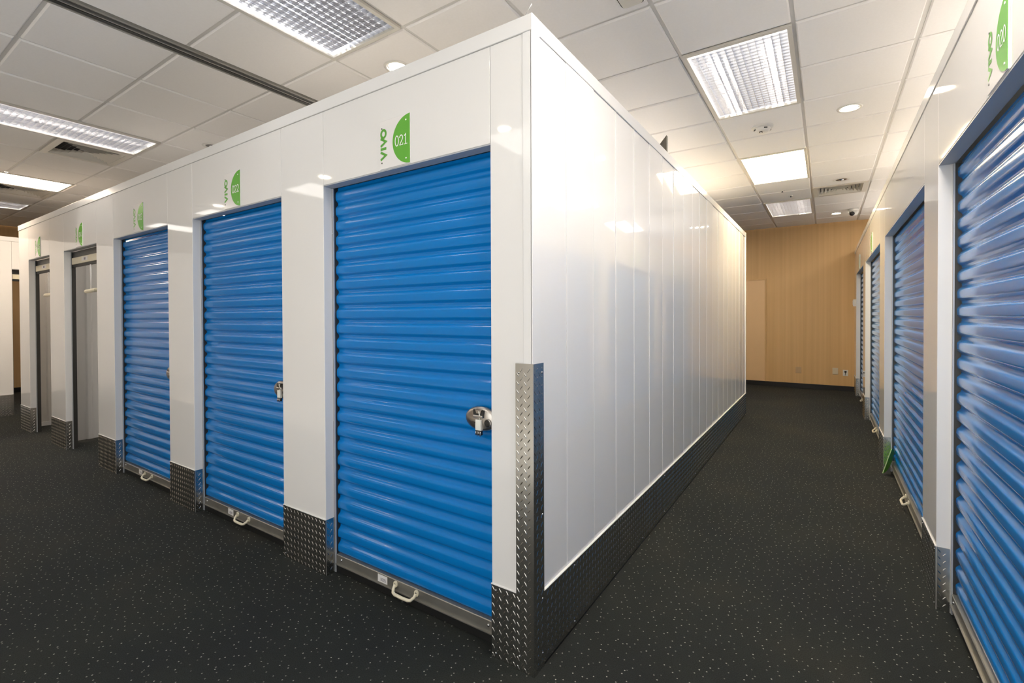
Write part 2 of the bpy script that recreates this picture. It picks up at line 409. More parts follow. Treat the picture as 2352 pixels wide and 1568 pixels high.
for x in XL[1:] + XL2[:-1]:
    part('main_tee', MB().box(x - 0.0125, x + 0.0125, Y_SOUTH + .002, Y_FAR - .002, 0.0125, 0.03), M_TEE, ceil)
for yi, y in enumerate(YL[1:-1]):
    k = yi - 7                       # tee between cell rows k-1 and k
    run = []
    for (a, b) in cells_x:
        cut = (round(a, 3), k) in skip and (round(a, 3), k - 1) in skip
        if not cut and run and abs(run[-1][0] - b) < 1e-6: run[-1][0] = a
        elif not cut: run.append([a, b])
    for a, b in run:
        part('cross_tee', MB().box(a + .013, b - .013, y - 0.0125, y + 0.0125, 0.013, 0.03), M_TEE, ceil)
# dark partition track let into the ceiling
tr = thing('ceiling_track', 'dark grey twin-groove partition track running across the ceiling tiles', 'track', (-2.53, 0, ZC))
part('track_bed', MB().box(-0.066, 0.066, Y_SOUTH + .01, Y_FAR - .01, 0.012, 0.03), M_DARK, tr)
for x0, x1, mt, z0 in ((-0.066, -0.050, M_TRACKL, -0.004), (-0.050, -0.022, M_TRACK, 0.0), (-0.006, 0.004, M_TRACKL, -0.003), (0.016, 0.046, M_TRACK, 0.0), (0.046, 0.066, M_TRACKL, -0.004)):
    part('track_rail', MB().box(x0, x1, Y_SOUTH + .01, Y_FAR - .01, z0, 0.012), mt, tr)

# ------------------------------------------------------------------ ceiling lights
def frame_mesh(hx, hy, bw=0.032, z0=-0.006, z1=0.010):
    mb = MB(); mb.box(-hx, -hx + bw, -hy, hy, z0, z1); mb.box(hx - bw, hx, -hy, hy, z0, z1)
    mb.box(-hx + bw, hx - bw, -hy, -hy + bw, z0, z1); mb.box(-hx + bw, hx - bw, hy - bw, hy, z0, z1)
    return mb
def louvre_light(fx, k0, k1, label):
    c = cell_x(fx); cx, cy = (c[0] + c[1]) / 2, (YI(k0) + YI(k1)) / 2
    hx, hy = (c[1] - c[0]) / 2 - 0.008, (YI(k1) - YI(k0)) / 2 - 0.008
    t = thing('ceiling_light', label, 'light', (cx, cy, ZC), 0, 'silver louvre ceiling lights')
    kx = (round(hx, 2),)
    obj('fixture_frame', cached(('lf',) + kx, lambda: frame_mesh(hx, hy, 0.026).data('fixture_frame', M_FIXW)), t)
    ix, iy = hx - 0.026, hy - 0.026
    def house():
        mb = MB(); mb.box(-ix, ix, -iy, iy, 0.115, 0.12); mb.box(-ix - .002, -ix, -iy, iy, 0.0102, 0.12); mb.box(ix, ix + .002, -iy, iy, 0.0102, 0.12)
        mb.box(-ix, ix, -iy - .002, -iy, 0.0102, 0.12); mb.box(-ix, ix, iy, iy + .002, 0.0102, 0.12)
        return mb.data('fixture_housing', M_HOUSE)
    obj('fixture_housing', cached(('lh',) + kx, house), t)
    for s in (-1, 1):
        obj('lamp_tube', cached(('lt', fx > 0, fx < -4, fx == -1.5 and s > 0), lambda: MB().tube([(0, -0.56, 0), (0, 0.56, 0)], 0.015, 8).data('lamp_tube', M_TUBEA if fx > 0 else M_TUBEL if fx < -4 else M_HOUSE if s > 0 else M_TUBE, True)), t, (s * ix * 0.56, 0, 0.072))
    nb, ns = 13, 27
    def blade(L_, along):
        mb = MB(); prof = [(-0.0007, 0.0), (0.0007, 0.0), (0.0016, 0.011), (0.0045, 0.024), (-0.0045, 0.024), (-0.0016, 0.011)]
        if along == 'y': mb.prism([(p[0], p[1]) for p in prof], -L_, L_, 'y')
        else: mb.prism([(p[0], p[1]) for p in prof], -L_, L_, 'x')
        return mb.data('louvre_blade', M_LOUV)
    bl = cached(('lb',) + kx, lambda: blade(iy, 'y')); bs = cached(('ls',) + kx, lambda: blade(ix, 'x'))
    for i in range(1, nb):
        obj('louvre_blade', bl, t, (-ix + 2 * ix * i / nb, 0, 0.002))
    for i in range(1, ns):
        obj('louvre_blade', bs, t, (0, -iy + 2 * iy * i / ns, 0.0025))
    return t
def panel_light(fx, k0, k1, warm, label):
    c = cell_x(fx); cx, cy = (c[0] + c[1]) / 2, (YI(k0) + YI(k1)) / 2
    hx, hy = (c[1] - c[0]) / 2 - 0.008, (YI(k1) - YI(k0)) / 2 - 0.008
    t = thing('ceiling_light', label, 'light', (cx, cy, ZC), 0, 'flat diffuser ceiling lights')
    part('fixture_frame', frame_mesh(hx, hy, 0.022), M_FIXW, t)
    part('diffuser', MB().box(-hx + .023, hx - .023, -hy + .023, hy - .023, 0.001, 0.006), M_PANELW if warm else (M_FILLA if 0 < fx < 1.3 and k0 >= -4 else M_FILLT if (k0 > 1 or fx > 2) else M_PANELL if fx < -4 and k0 >= -4 else M_FILLC), t)
LAB = {(-1.5, -2): 'silver louvre ceiling light above door 021, cut by the top of the photo', (0.46, 2): 'silver louvre ceiling light over the aisle in front of the smoke detector',
       (0.46, 10): 'small-looking silver louvre ceiling light nearest the tan end wall', (-4.9, -2): 'long silver louvre ceiling light at upper left beside a square vent',
       (-9.5, -2): 'farthest left silver louvre ceiling light near the cream block', (0.46, 6): 'glowing warm white flat diffuser ceiling light over the aisle',
       (-7.5, -2): 'glowing white flat diffuser ceiling light at far left'}
for fx, k0, k1, kind in FIX:
    lb = LAB.get((fx, k0), 'flat diffuser ceiling light added outside the picture as fill')
    if kind == 'louvre': louvre_light(fx, k0, k1, lb)
    else: panel_light(fx, k0, k1, kind == 'warm', lb)

def downlight(x, y, lit, label):
    t = thing('downlight', label, 'downlight', (x, y, ZC), 0, 'recessed round downlights')
    obj('trim_ring', cached('dl_r', lambda: MB().lathe([(0.066, 0.0), (0.070, -0.006), (0.088, -0.005), (0.092, 0.0)], 28).data('trim_ring', M_DEV, True)), t)
    obj('reflector', cached('dl_c', lambda: MB().lathe([(0.066, -0.0005), (0.058, 0.0), (0.050, 0.010)], 28).data('reflector', M_LOUV, True)), t)
    obj('lamp', cached(('dl_l', lit), lambda: MB().lathe([(0.058, -0.0012), (0.03, -0.0025), (0.001, -0.003)], 24).data('lamp', M_DOWN if lit else M_DEVD, True)), t)
    if not lit:
        obj('lamp_bulb', cached('dl_b', lambda: MB().lathe([(0.03, -0.002), (0.024, -0.010), (0.001, -0.014)], 16).data('lamp_bulb', M_LOUV, True)), t)
downlight(1.118, 3.291, True, 'lit round downlight beside the large louvre light over the aisle')
downlight(1.10, 8.22, True, 'lit round downlight nearest the tan end wall')
downlight(1.116, 5.81, False, 'unlit round downlight with dark rim beside the aisle vent')
downlight(-1.528, 0.735, True, 'lit round downlight half hidden behind the block top above door 021')
downlight(-4.224, 0.76, False, 'unlit round downlight just above the block top left of sign 022')
for x, y in ((1.118, 0.75), (1.118, -1.75), (-1.528, -2.05), (-4.224, -2.05), (-6.9, -2.05), (-9.0, 1.3)):
    downlight(x, y, True, 'lit round downlight in the ceiling outside the picture')

# vents: concentric square louvre diffusers
def vent(vx, k, label):
    c = cell_x(vx); cx, cy = (c[0] + c[1]) / 2, (YI(k) + YI(k + 1)) / 2
    hx, hy = (c[1] - c[0]) / 2 - 0.010, 0.6265 / 2 - 0.010
    t = thing('air_vent', label, 'vent', (cx, cy, ZC), 0, 'square ceiling air vents')
    part('vent_frame', frame_mesh(hx, hy, 0.055, -0.004, 0.02), M_FIXW, t)
    part('vent_duct', MB().box(-hx + .055, hx - .055, -hy + .055, hy - .055, 0.055, 0.06), M_DARK, t)
    n = 6
    for i in range(n):
        a = 1 - i / n
        ox, oy = (hx - 0.058) * a, (hy - 0.058) * a
        s = 0.028
        ixx, iyy = max(ox - s, 0.004), max(oy - s, 0.004)
        mb = MB()
        o4 = [(-ox, -oy, 0.0), (ox, -oy, 0.0), (ox, oy, 0.0), (-ox, oy, 0.0)]; i4 = [(-ixx, -iyy, 0.030), (ixx, -iyy, 0.030), (ixx, iyy, 0.030), (-ixx, iyy, 0.030)]
        # blades flare outward going down
        mb.v += [(p[0], p[1], -0.002) for p in o4] + i4 + [(p[0] * .992, p[1] * .992, 0.001) for p in o4] + [(p[0] * .99, p[1] * .99, 0.033) for p in i4]
        for q in range(4):
            r = (q + 1) % 4
            mb.f += [(q, r, 4 + r, 4 + q), (8 + q, 12 + q, 12 + r, 8 + r), (q, 8 + q, 8 + r, r), (4 + q, 4 + r, 12 + r, 12 + q)]
        part('louvre_ring', mb, M_FIXW, t)
vent(-5.5, -1, 'square louvred ceiling vent beside the long louvre light at upper left')
vent(-8.2, -1, 'square ceiling vent beyond the glowing flat light at far left')
vent(1.1, 9, 'square louvred ceiling vent over the aisle beside the unlit downlight')

t = thing('smoke_detector', 'round white smoke detector on the ceiling between two aisle lights', 'smoke detector', (0.466, 3.328, ZC))
part('base', MB().lathe([(0.09, 0.0), (0.09, -0.014), (0.075, -0.020), (0.001, -0.021)], 28), M_DEV, t, smooth=False)
part('chamber', MB().lathe([(0.07, -0.019), (0.066, -0.038), (0.045, -0.050), (0.001, -0.052)], 28), M_DEV, t, smooth=True)
for k in range(4):
    a = k * math.pi / 2 + .5
    part('sensor_slot', MB().box(-0.014, 0.014, -0.003, 0.003, -0.036, -0.026), M_DEVD, t, (0.068 * math.cos(a), 0.068 * math.sin(a), 0), (0, 0, a + math.pi / 2))
part('sensor_window', MB().box(-0.013, 0.013, -0.013, 0.013, -0.056, -0.051), M_DEVD, t, (-.01, -.02, 0))
part('sensor_dome', MB().lathe([(0.009, -0.055), (0.006, -0.062), (0.0005, -0.064)], 12), M_DEV, t, (-.01, -.02, 0), smooth=True)

t = thing('security_camera', 'white dome security camera with black lens near the tan end wall', 'camera', (1.33, 7.98, ZC))
part('base', MB().lathe([(0.075, 0.0), (0.075, -0.02), (0.066, -0.03), (0.001, -0.03)], 24), M_DEV, t, smooth=False)
part('shell', MB().lathe([(0.068, -0.028), (0.072, -0.055), (0.060, -0.085), (0.035, -0.105), (0.001, -0.112)], 24), M_DEV, t, smooth=True)
part('lens', MB().lathe([(0.034, 0.0), (0.034, -0.03), (0.024, -0.036), (0.001, -0.038)], 20, 'y'), M_DEVD, t, (-0.015, -0.045, -0.075), (0.35, 0, -0.3), smooth=True)
for sx, sy, lb in ((0.448, 6.0, 'tiny sprinkler head in the ceiling beyond the warm aisle light'), (0.53, 6.38, 'tiny sprinkler head next to the end louvre light')):
    t = thing('sprinkler_head', lb, 'sprinkler', (sx, sy, ZC))
    part('escutcheon', MB().lathe([(0.028, 0.0), (0.026, -0.005), (0.001, -0.006)], 16), M_DEV, t, smooth=True)
    part('deflector', MB().lathe([(0.006, -0.005), (0.006, -0.022), (0.014, -0.023), (0.001, -0.025)], 12), M_DEVD, t, smooth=True)
# rounded ceiling plate at the top edge
def rrect(hx, hy, r, n=6):
    pts = []
    for cx, cy, a0 in ((hx - r, hy - r, 0), (-hx + r, hy - r, 90), (-hx + r, -hy + r, 180), (hx - r, -hy + r, 270)):
        for i in range(n + 1):
            a = math.radians(a0 + 90 * i / n); pts.append((cx + r * math.cos(a), cy + r * math.sin(a)))
    return pts
t = thing('ceiling_plate', 'rounded pale plate with dark rim in the ceiling, cut by the top edge', 'plate', (0.062, 0.80, ZC))
part('rim', MB().prism(rrect(0.064, 0.205, 0.03), -0.004, 0.0), M_DEVD, t)
part('cover', MB().prism(rrect(0.057, 0.198, 0.025), -0.009, -0.0042), M_FIXW, t)

# ------------------------------------------------------------------ storage unit fronts
def corr_panel(L_, z0, z1, mt, pitch=0.30):
    """partition sheet along local x with standing ribs, facing both sides"""
    mb = MB(); xs = []; n = max(1, round(L_ / pitch)); p = L_ / n
    prof = []
    for i in range(n):
        b = i * p
        prof += [(b, 0.0), (b + p * 0.42, 0.0), (b + p * 0.47, -0.016), (b + p * 0.58, -0.016), (b + p * 0.63, 0.0)]
    prof.append((L_, 0.0))
    k = len(prof)
    for zz in (z0, z1):
        for x, y in prof: mb.v.append((x, y, zz))
    for i in range(k - 1): mb.f.append((i, i + 1, k + i + 1, k + i))
    return mb

def unit_front(root, segs, opens, x0, x1, kick_returns=True, tilt=0.0):
    """segs: solid intervals (a,b); opens: door openings (a,b); local y inward"""
    for a, b in segs:
        part('pillar_panel', MB().bbox(a + .0008, b - .0008, 0.0, 0.052, 0.0, TRIM, 0.0015), M_WHITE, root)
        part('kick_plate', tread(a, b, 0.0, KICK), M_DIAM, root, fix=False)
        if kick_returns:
            for xx, side in ((b, 1), (a, -1)):
                # return of the plate round the jamb
                mb = tread(0.0, 0.048, 0.0, KICK, -0.003)
                o = part('kick_plate_return', mb, M_DIAM, root, (xx, 0.001, 0) if side > 0 else (xx, 0.049, 0), (0, 0, math.pi / 2) if side > 0 else (0, 0, -math.pi / 2), fix=False)
        for sx in (a + 0.022, b - 0.022):
            for sz in (0.022, KICK - 0.022):
                obj('screw', cached('screw', lambda: MB().lathe([(0.0045, 0.0), (0.004, -0.0022), (0.0005, -0.0032)], 8, 'y').data('screw', M_SCREW, True)), root, (sx, -0.003, sz))
        part('kick_glint', MB().box(a - .001, b + .001, -0.005, 0.0, KICK - .0005, KICK + 0.003), M_TRIM, root)  # white strip stands in for the highlight along the plate's top edge
    for a, b in opens:
        part('header_panel', MB().bbox(a + .0008, b - .0008, 0.0, 0.052, HEAD, TRIM, 0.0015), M_WHITE, root)
        part('header_trim', MB().box(a, b, 0.0015, 0.060, HEAD - 0.006, HEAD - 0.0005), M_LINTEL, root)
    part('top_trim', MB().bbox(x0, x1, -0.005, 0.056, TRIM + .001, H, 0.002), M_TRIM, root)

PITCH_S = 0.0812
def slat_mesh(wd):
    def mk():
        mb = MB(); N_ = 22; A = 0.0148
        ys = []
        for i in range(N_ + 1):
            t = i / N_
            # rounded crest (low t .. .66), narrow valley at the top
            if t < 0.14: s = 0.5 - 0.5 * math.cos(math.pi * t / 0.14)
            elif t < 0.62: s = 1.0
            elif t < 0.84: s = 0.5 + 0.5 * math.cos(math.pi * (t - 0.62) / 0.22)
            else: s = 0.0
            belly = 0.22 * math.sin(math.pi * min(1, max(0, t / 0.82)))
            ys.append(-A * (s * 0.88 + belly))
        # soften
        for _ in range(2):
            ys = [(ys[i - 1] if i else ys[N_ - 1]) * .25 + ys[i] * .5 + (ys[(i + 1)] if i < N_ else ys[1]) * .25 for i in range(N_ + 1)]
        ys[0] = ys[-1] = (ys[0] + ys[-1]) / 2
        for i in range(N_ + 1):
            z = PITCH_S * i / N_
            mb.v += [(-wd / 2, ys[i], z), (wd / 2, ys[i], z)]
        for i in range(N_):
            mb.f.append((2 * i, 2 * i + 1, 2 * i + 3, 2 * i + 2))
        me = mb.data('curtain_slat', M_BLUE, True, fix=False)
        return me
    return cached(('slat', round(wd, 3)), mk)

def pull_handle(parent):
    hb = MB().tube([(-0.072, 0.047, 0.080), (-0.070, 0.034, 0.066), (-0.060, 0.023, 0.056), (-0.045, 0.019, 0.053), (0.0, 0.018, 0.052), (0.045, 0.019, 0.053), (0.060, 0.023, 0.056), (0.070, 0.034, 0.066), (0.072, 0.047, 0.080)], 0.0078, 8)
    h = part('pull_handle', hb, M_CREAM, parent, smooth=True)
    for s in (-1, 1):
        mb = MB().prism([(s * 0.072 + 0.013 * math.cos(a * math.pi / 6), 0.081 + 0.016 * math.sin(a * math.pi / 6)) for a in range(12)], 0.046, 0.0535, 'y')
        part('handle_lug', mb, M_CREAM, h)
        part('lug_screw', MB().lathe([(0.005, 0.046), (0.004, 0.0445), (0.0005, 0.044)], 8, 'y'), M_HOLE, h, (s * 0.072, 0, 0.083))
    return h

def latch(parent, cx, cz):
    N_ = 28; rx, rz = 0.086, 0.054
    mb = MB(); rings = [(1.0, 0.0), (1.0, -0.004), (0.93, -0.010), (0.75, -0.015), (0.4, -0.0185)]
    for s, y in rings:
        for i in range(N_):
            a = 2 * math.pi * i / N_; mb.v.append((rx * s * math.cos(a), y, rz * s * math.sin(a)))
    mb.v.append((0, -0.0195, 0))
    for q in range(len(rings) - 1):
        for i in range(N_):
            j = (i + 1) % N_; mb.f.append((q * N_ + i, q * N_ + j, (q + 1) * N_ + j, (q + 1) * N_ + i))
    for i in range(N_): mb.f.append(((len(rings) - 1) * N_ + i, (len(rings) - 1) * N_ + (i + 1) % N_, len(mb.v) - 1))
    L_ = part('latch_plate', mb, M_LATCH, parent, (cx, 0.052, cz), smooth=True)
    part('bolt_recess', MB().box(-0.032, 0.026, -0.0205, -0.012, 0.008, 0.040), M_DEVD, L_)
    part('slide_bolt', MB().bbox(-0.030, 0.022, -0.026, -0.015, 0.006, 0.017, 0.003), M_LATCH, L_)
    part('keeper', MB().prism([(-0.012, 0.026), (0.010, 0.026), (0.016, 0.041), (-0.018, 0.041)], -0.024, -0.013, 'y'), M_LATCH, L_)
    gr = MB().tube([(-0.070, -0.009, -0.012), (-0.045, -0.0145, -0.013), (-0.015, -0.019, -0.017), (0.010, -0.0195, -0.018)], 0.0024, 6)
    part('groove', gr, M_DEVD, L_, smooth=True)
    part('lock_barrel', MB().lathe([(0.015, -0.012), (0.0145, -0.021), (0.011, -0.022), (0.0005, -0.0215)], 18, 'y'), M_DEVD, L_, (0.045, 0, -0.012), smooth=False)
    part('barrel_ring', MB().lathe([(0.0185, -0.012), (0.0178, -0.0205), (0.0148, -0.0215)], 18, 'y'), M_LATCH, L_, (0.045, 0, -0.012), smooth=True)
    return L_

def padlock(label, loc, rotz):
    t = thing('padlock', label, 'padlock', loc, rotz, 'padlocks on door latches')
    part('shackle', MB().tube([(-0.004, 0.006, 0.048), (-0.003, -0.004, 0.052), (0.003, -0.008, 0.050), (0.005, -0.006, 0.030), (0.005, -0.005, 0.010)], 0.0026, 8), M_TAG, t, smooth=True)
    part('lock_body', MB().bbox(-0.016, 0.014, -0.012, 0.002, -0.030, 0.016, 0.002), M_TAG, t)
    part('key_collar', MB().bbox(-0.016, 0.016, -0.013, 0.001, -0.050, -0.0305, 0.003), M_DEVD, t)
    for i in range(4):
        part('combination_pin', MB().tube([(-0.012 + 0.008 * i, -0.0135, -0.050 - .004 * (i % 2)), (-0.0095 + 0.008 * i, -0.0145, -0.034)], 0.0022, 6), M_SCREW, t, smooth=True)
    return t

WALLS = {}
def place(wall, x, y, z):
    loc, rz = WALLS[wall]
    c, s = math.cos(rz), math.sin(rz)
    return (loc[0] + c * x - s * y, loc[1] + s * x + c * y, loc[2] + z), rz

def roll_door(wall, a, b, label, group, lock=None, open_=False):
    cx = (a + b) / 2; wd = b - a
    P, rz = place(wall, cx, 0, 0)
    t = thing('roll_up_door', label, 'door', P, rz, group)
    sw = wd - 0.026
    for s in (-1, 1):
        x0, x1 = (-wd / 2 + .0005, -wd / 2 + 0.0125) if s < 0 else (wd / 2 - 0.0125, wd / 2 - .0005)
        g = part('guide', MB().box(x0, x1, 0.0525, 0.058, 0.0, HEAD - 0.007), M_GALV, t)
        part('guide_slot', MB().box(x0, x1, 0.0582, 0.092, 0.0, HEAD - 0.007), M_TRACK, g)
    if not open_:
        z = 0.098; n = 25
        me = slat_mesh(sw)
        for i in range(n):
            obj('curtain_slat', me, t, (0, 0.083, z + i * PITCH_S))
        bar = part('bottom_bar', MB().bbox(-sw / 2, sw / 2, 0.054, 0.084, 0.046, 0.100, 0.003).box(-sw / 2, sw / 2, 0.046, 0.054, 0.046, 0.050), M_BAR, t)
        part('rubber_seal', MB().box(-sw / 2, sw / 2, 0.060, 0.074, 0.001, 0.0455), M_BLACK, t)
        h = pull_handle(t)
        if wd < 1.5 and (a > -5):
            st = part('sticker', MB().box(-0.205, -0.135, 0.0528, 0.0536, 0.056, 0.094), M_STICK, t)
            for i in range(3):
                part('sticker_print', MB().box(-0.185, -0.145, 0.0524, 0.0527, 0.064 + i * 0.006, 0.0665 + i * 0.006), M_INK, st)
        for s in (-1, 1):
            part('bar_bolt', MB().lathe([(0.007, 0.054), (0.006, 0.050), (0.0005, 0.0485)], 10, 'y'), M_SCREW, bar, (s * (sw / 2 - 0.045), 0, 0.078), smooth=True)
        latch(t, wd / 2 - 0.088, 0.972)
        if lock:
            Q, _ = place(wall, cx + wd / 2 - 0.088, 0.036, 0.955)
            padlock(lock, Q, rz)
    else:
        part('curtain_roll', MB().box(-sw / 2, sw / 2, 0.072, 0.09, 2.055, HEAD - .007), M_TRACK, t)
        bar = part('bottom_bar', MB().bbox(-sw / 2, sw / 2, 0.060, 0.088, 1.985, 2.055, 0.003), M_CREAM, t)
        part('rubber_seal', MB().box(-sw / 2, sw / 2, 0.066, 0.080, 1.955, 1.9845), M_BLACK, t)
        st = part('sticker', MB().box(-0.16, 0.02, 0.0588, 0.0596, 2.005, 2.045), M_STICK, t)
        part('sticker_print', MB().box(-0.09, -0.04, 0.0584, 0.0587, 2.012, 2.036), M_INK, st)
        part('pull_rope', MB().tube([(0.075, 0.070, 1.956), (0.075, 0.070, 1.80), (0.074, 0.070, 1.70)], 0.008, 8), M_STICK, t, smooth=True)
        part('pull_grip', MB().tube([(-0.075, 0.070, 1.683), (-0.07, 0.070, 1.686), (0.22, 0.070, 1.692), (0.226, 0.070, 1.690)], 0.019, 10), M_CREAM, t, smooth=True)
    return t

# lettering ------------------------------------------------------
def ribbon(mb, pts, wd, y, closed=False):
    pts = [Vector((p[0], p[1])) for p in pts]; n = len(pts); base = len(mb.v)
    for i, p in enumerate(pts):
        a = pts[i - 1] if (i or closed) else p; b = pts[(i + 1) % n] if (i < n - 1 or closed) else p
        d1 = (p - a).normalized() if (p - a).length > 1e-9 else None; d2 = (b - p).normalized() if (b - p).length > 1e-9 else None
        if d1 is None: d1 = d2
        if d2 is None: d2 = d1
        n1 = Vector((-d1.y, d1.x)); n2 = Vector((-d2.y, d2.x)); mm = n1 + n2
        mm = mm.normalized() if mm.length > 1e-6 else n1
        k = 1 / max(0.5, mm.dot(n1))
        for s in (-1, 1):
            q = p + mm * (s * wd / 2 * k); mb.v.append((q.x, y, q.y))
    for i in range(n if closed else n - 1):
        j = (i + 1) % n
        mb.f.append((base + 2 * i, base + 2 * j, base + 2 * j + 1, base + 2 * i + 1))
def arc(cx, cy, rx, ry, a0, a1, n=14):
    return [(cx + rx * math.cos(math.radians(a0 + (a1 - a0) * i / n)), cy + ry * math.sin(math.radians(a0 + (a1 - a0) * i / n))) for i in range(n + 1)]
def digit(ch):
    """strokes in a 0.56 x 1 box"""
    if ch == '0': return [(arc(.28, .5, .22, .47, 0, 360, 24)[:-1], .10, True)]
    if ch == '1': return [([(.10, .80), (.29, .95), (.29, .04)], .10, False), ([(.08, .03), (.50, .03)], .06, False)]
    if ch == '2': return [(arc(.27, .70, .20, .25, 175, -35, 12) + [(.08, .06)], .10, False), ([(.06, .04), (.48, .04), (.50, .20)], .07, False)]
    if ch == '3': return [(arc(.25, .73, .18, .23, 160, -80, 10), .10, False), (arc(.25, .26, .21, .24, 85, -160, 12), .10, False)]
    if ch == '4': return [([(.40, .0), (.40, .97), (.05, .28), (.52, .28)], .09, False), ([(.26, .02), (.52, .02)], .05, False)]
    if ch == '5': return [([(.46, .95), (.12, .95), (.10, .55)] + arc(.25, .31, .22, .29, 110, -155, 12), .10, False)]
    return []
def sign_parts(t, number):
    """origin at bottom centre of plate; plate 0.205 x 0.232, facing -y"""
    hw, hh = 0.1025, 0.232; th = 0.004
    obj('sign_plate', cached('sp', lambda: MB().bbox(-hw, hw, -th, 0, 0, hh, 0.0008).data('sign_plate', M_ACRYL)), t)
    half = cached('sg', lambda: MB().prism([(hw, 0.001)] + [(hw - 0.1145 * math.sin(math.radians(a)), hh / 2 - 0.1145 * math.cos(math.radians(a))) for a in range(0, 181, 6)] + [(hw, hh - .001)], -th - 0.0012, -th, 'y').data('half_disc', M_GREEN))
    g = obj('half_disc', half, t)
    def viv():
        mb = MB(); y = -th - 0.0008; wd = 0.0132
        # text runs upward; a letter's top points to the left (-x)
        def T(u, v): return (-0.056 - v * 0.040, 0.045 + u)   # u along reading direction, v letter height 0..1
        V = lambda u0: ribbon(mb, [T(u0, 1), T(u0 + .019, 0.08), T(u0 + .038, 1)], wd * .92, y)
        V(0.0); ribbon(mb, [T(.052, 0), T(.052, 1)], wd, y); V(0.066)
        ribbon(mb, [(-0.056 - 0.020 + 0.0165 * math.cos(q * math.pi / 10), 0.045 + .124 + 0.0185 * math.sin(q * math.pi / 10)) for q in range(20)], wd * .9, y, True)
        return mb.data('lettering', M_GREENL)
    obj('lettering', cached('viv', viv), t)
    if number:
        def num():
            mb = MB(); y = -th - 0.0020; hgt = 0.050; x = -0.0005 + 0.004
            for ch in number:
                for pts, wdt, cl in digit(ch):
                    ribbon(mb, [(x + p[0] * hgt * 1.02, hh / 2 - hgt / 2 + p[1] * hgt) for p in pts], wdt * hgt, y, cl)
                x += hgt * 0.585
            return mb.data('numeral', M_SIGNW)
        obj('numeral', cached(('num', number), num), g)
    for x, z, mt, key in ((-0.088, 0.030, M_HOLE, 'd'), (-0.088, 0.196, M_HOLE, 'd'), (0.078, 0.026, M_SIGNW, 'w'), (0.078, 0.204, M_SIGNW, 'w')):
        obj('sign_screw', cached(('ss', key), lambda: MB().lathe([(0.0042, 0.0), (0.0036, -0.0016), (0.0004, -0.002)], 10, 'y').data('sign_screw', mt)), t, (x, -th - (0.0012 if x > 0 else 0), z))
def unit_sign(wall, x, z, number, label):
    P, rz = place(wall, x, -0.0005, z)
    t = thing('unit_sign', label, 'sign', P, rz, 'green half disc unit signs')
    sign_parts(t, number); return t

# ---- main block, front face (y = 0)
OPEN_L = [(-1.319, -0.201), (-2.856, -1.724), (-4.397, -3.268), (-5.823, -4.832), (-7.204, -6.340)]
SEG_L = [(-0.201, 0.0), (-1.724, -1.319), (-3.268, -2.856), (-4.832, -4.397), (-6.340, -5.823), (-7.653, -7.204)]
wf = struct('wall_unit_front'); WALLS['front'] = ((0, 0, 0), 0.0)
unit_front(wf, SEG_L, OPEN_L, -7.658, 0.004)
# partitions inside the open units and closing walls
for px, y1 in ((-6.08, 2.6), (-7.62, 2.6), (-4.615, 2.6)):
    part('partition_panel', corr_panel(y1 - 0.10, 0.0 if px != -6.08 else 0.03, H - 0.05, M_PART), M_PART, wf, (px, 0.10, 0), (0, 0, math.pi / 2), fix=False)
part('partition_panel', corr_panel(3.1, 0.0, H - .05, M_PART), M_PART, wf, (-7.66, 2.6, 0), fix=False)
part('partition_base_trim', MB().box(0, 2.5, -0.02, -0.006, 0.0, 0.05), M_TRIM, wf, (-7.62 + .006, 0.1, 0), (0, 0, math.pi / 2))
GL = 'blue roll-up doors along the front of the block'
roll_door('front', *OPEN_L[0], 'large bright blue closed roll-up door under sign 021', GL, 'pale padlock hanging from the latch of door 021')
roll_door('front', *OPEN_L[1], 'blue closed roll-up door under sign 022', GL, 'padlock half hidden by the wall on door 022')
roll_door('front', *OPEN_L[2], 'dark blue closed roll-up door third from the block corner', GL)
roll_door('front', *OPEN_L[3], 'rolled-up open door with hanging pull grip, next to third blue door', 'open roll-up doors', open_=True)
roll_door('front', *OPEN_L[4], 'farthest rolled-up open door on the block, with hanging pull grip', 'open roll-up doors', open_=True)
SZ = 2.131
unit_sign('front', -0.760, SZ, '021', 'green half disc sign numbered 021 above the large blue door')
unit_sign('front', -2.283, SZ, '022', 'green half disc sign numbered 022')
unit_sign('front', -3.818, SZ, '023', 'green half disc sign above the third blue door')
unit_sign('front', -5.312, SZ, '024', 'green half disc sign above the nearer open unit')
unit_sign('front', -6.78, SZ, '025', 'green half disc sign above the farther open unit')

# ---- main block, aisle face (x = 0), panels with seams
ws = struct('wall_unit_side', (0, 0, 0), math.pi / 2)
def side_panel(L_):
    def mk():
        mb = MB(); N_ = 8; c = 0.0048
        prof = [(0.0005, 0.010), (0.0005, c)]
        for i in range(N_ + 1):
            x = c + (L_ - 2 * c) * i / N_; u = 2 * i / N_ - 1
            prof.append((x, -0.0008 * (1 - u * u)))
        prof += [(L_ - .0005, c), (L_ - .0005, 0.010)]
        k = len(prof)
        for zz in (0.0, TRIM):
            for x, y in prof: mb.v.append((x, y, zz))
        for i in range(k - 1): mb.f.append((i, i + 1, k + i + 1, k + i))
        return mb.data('wall_panel', M_WHITE, False, fix=False)
    return cached(('sidep', round(L_, 3)), mk)
edges = [0.056, 0.293] + [0.293 + 0.2953 * k for k in range(1, 20)]
for a, b in zip(edges[:-1], edges[1:]):
    o = obj('wall_panel', side_panel(b - a), ws, (a, 0, 0))
    o.rotation_euler = (random.uniform(-.0012, .0012), 0, random.uniform(-.0022, .0022))
END = edges[-1]
seam = MB().bbox(-0.0017, 0.0017, -0.0016, 0.004, KICK, TRIM, 0.0006).data('seam_glint', M_GLINT)  # raised white strip draws the light caught on the panel bevels
for a in edges[1:-1]: obj('seam_glint', seam, ws, (a, 0, 0))
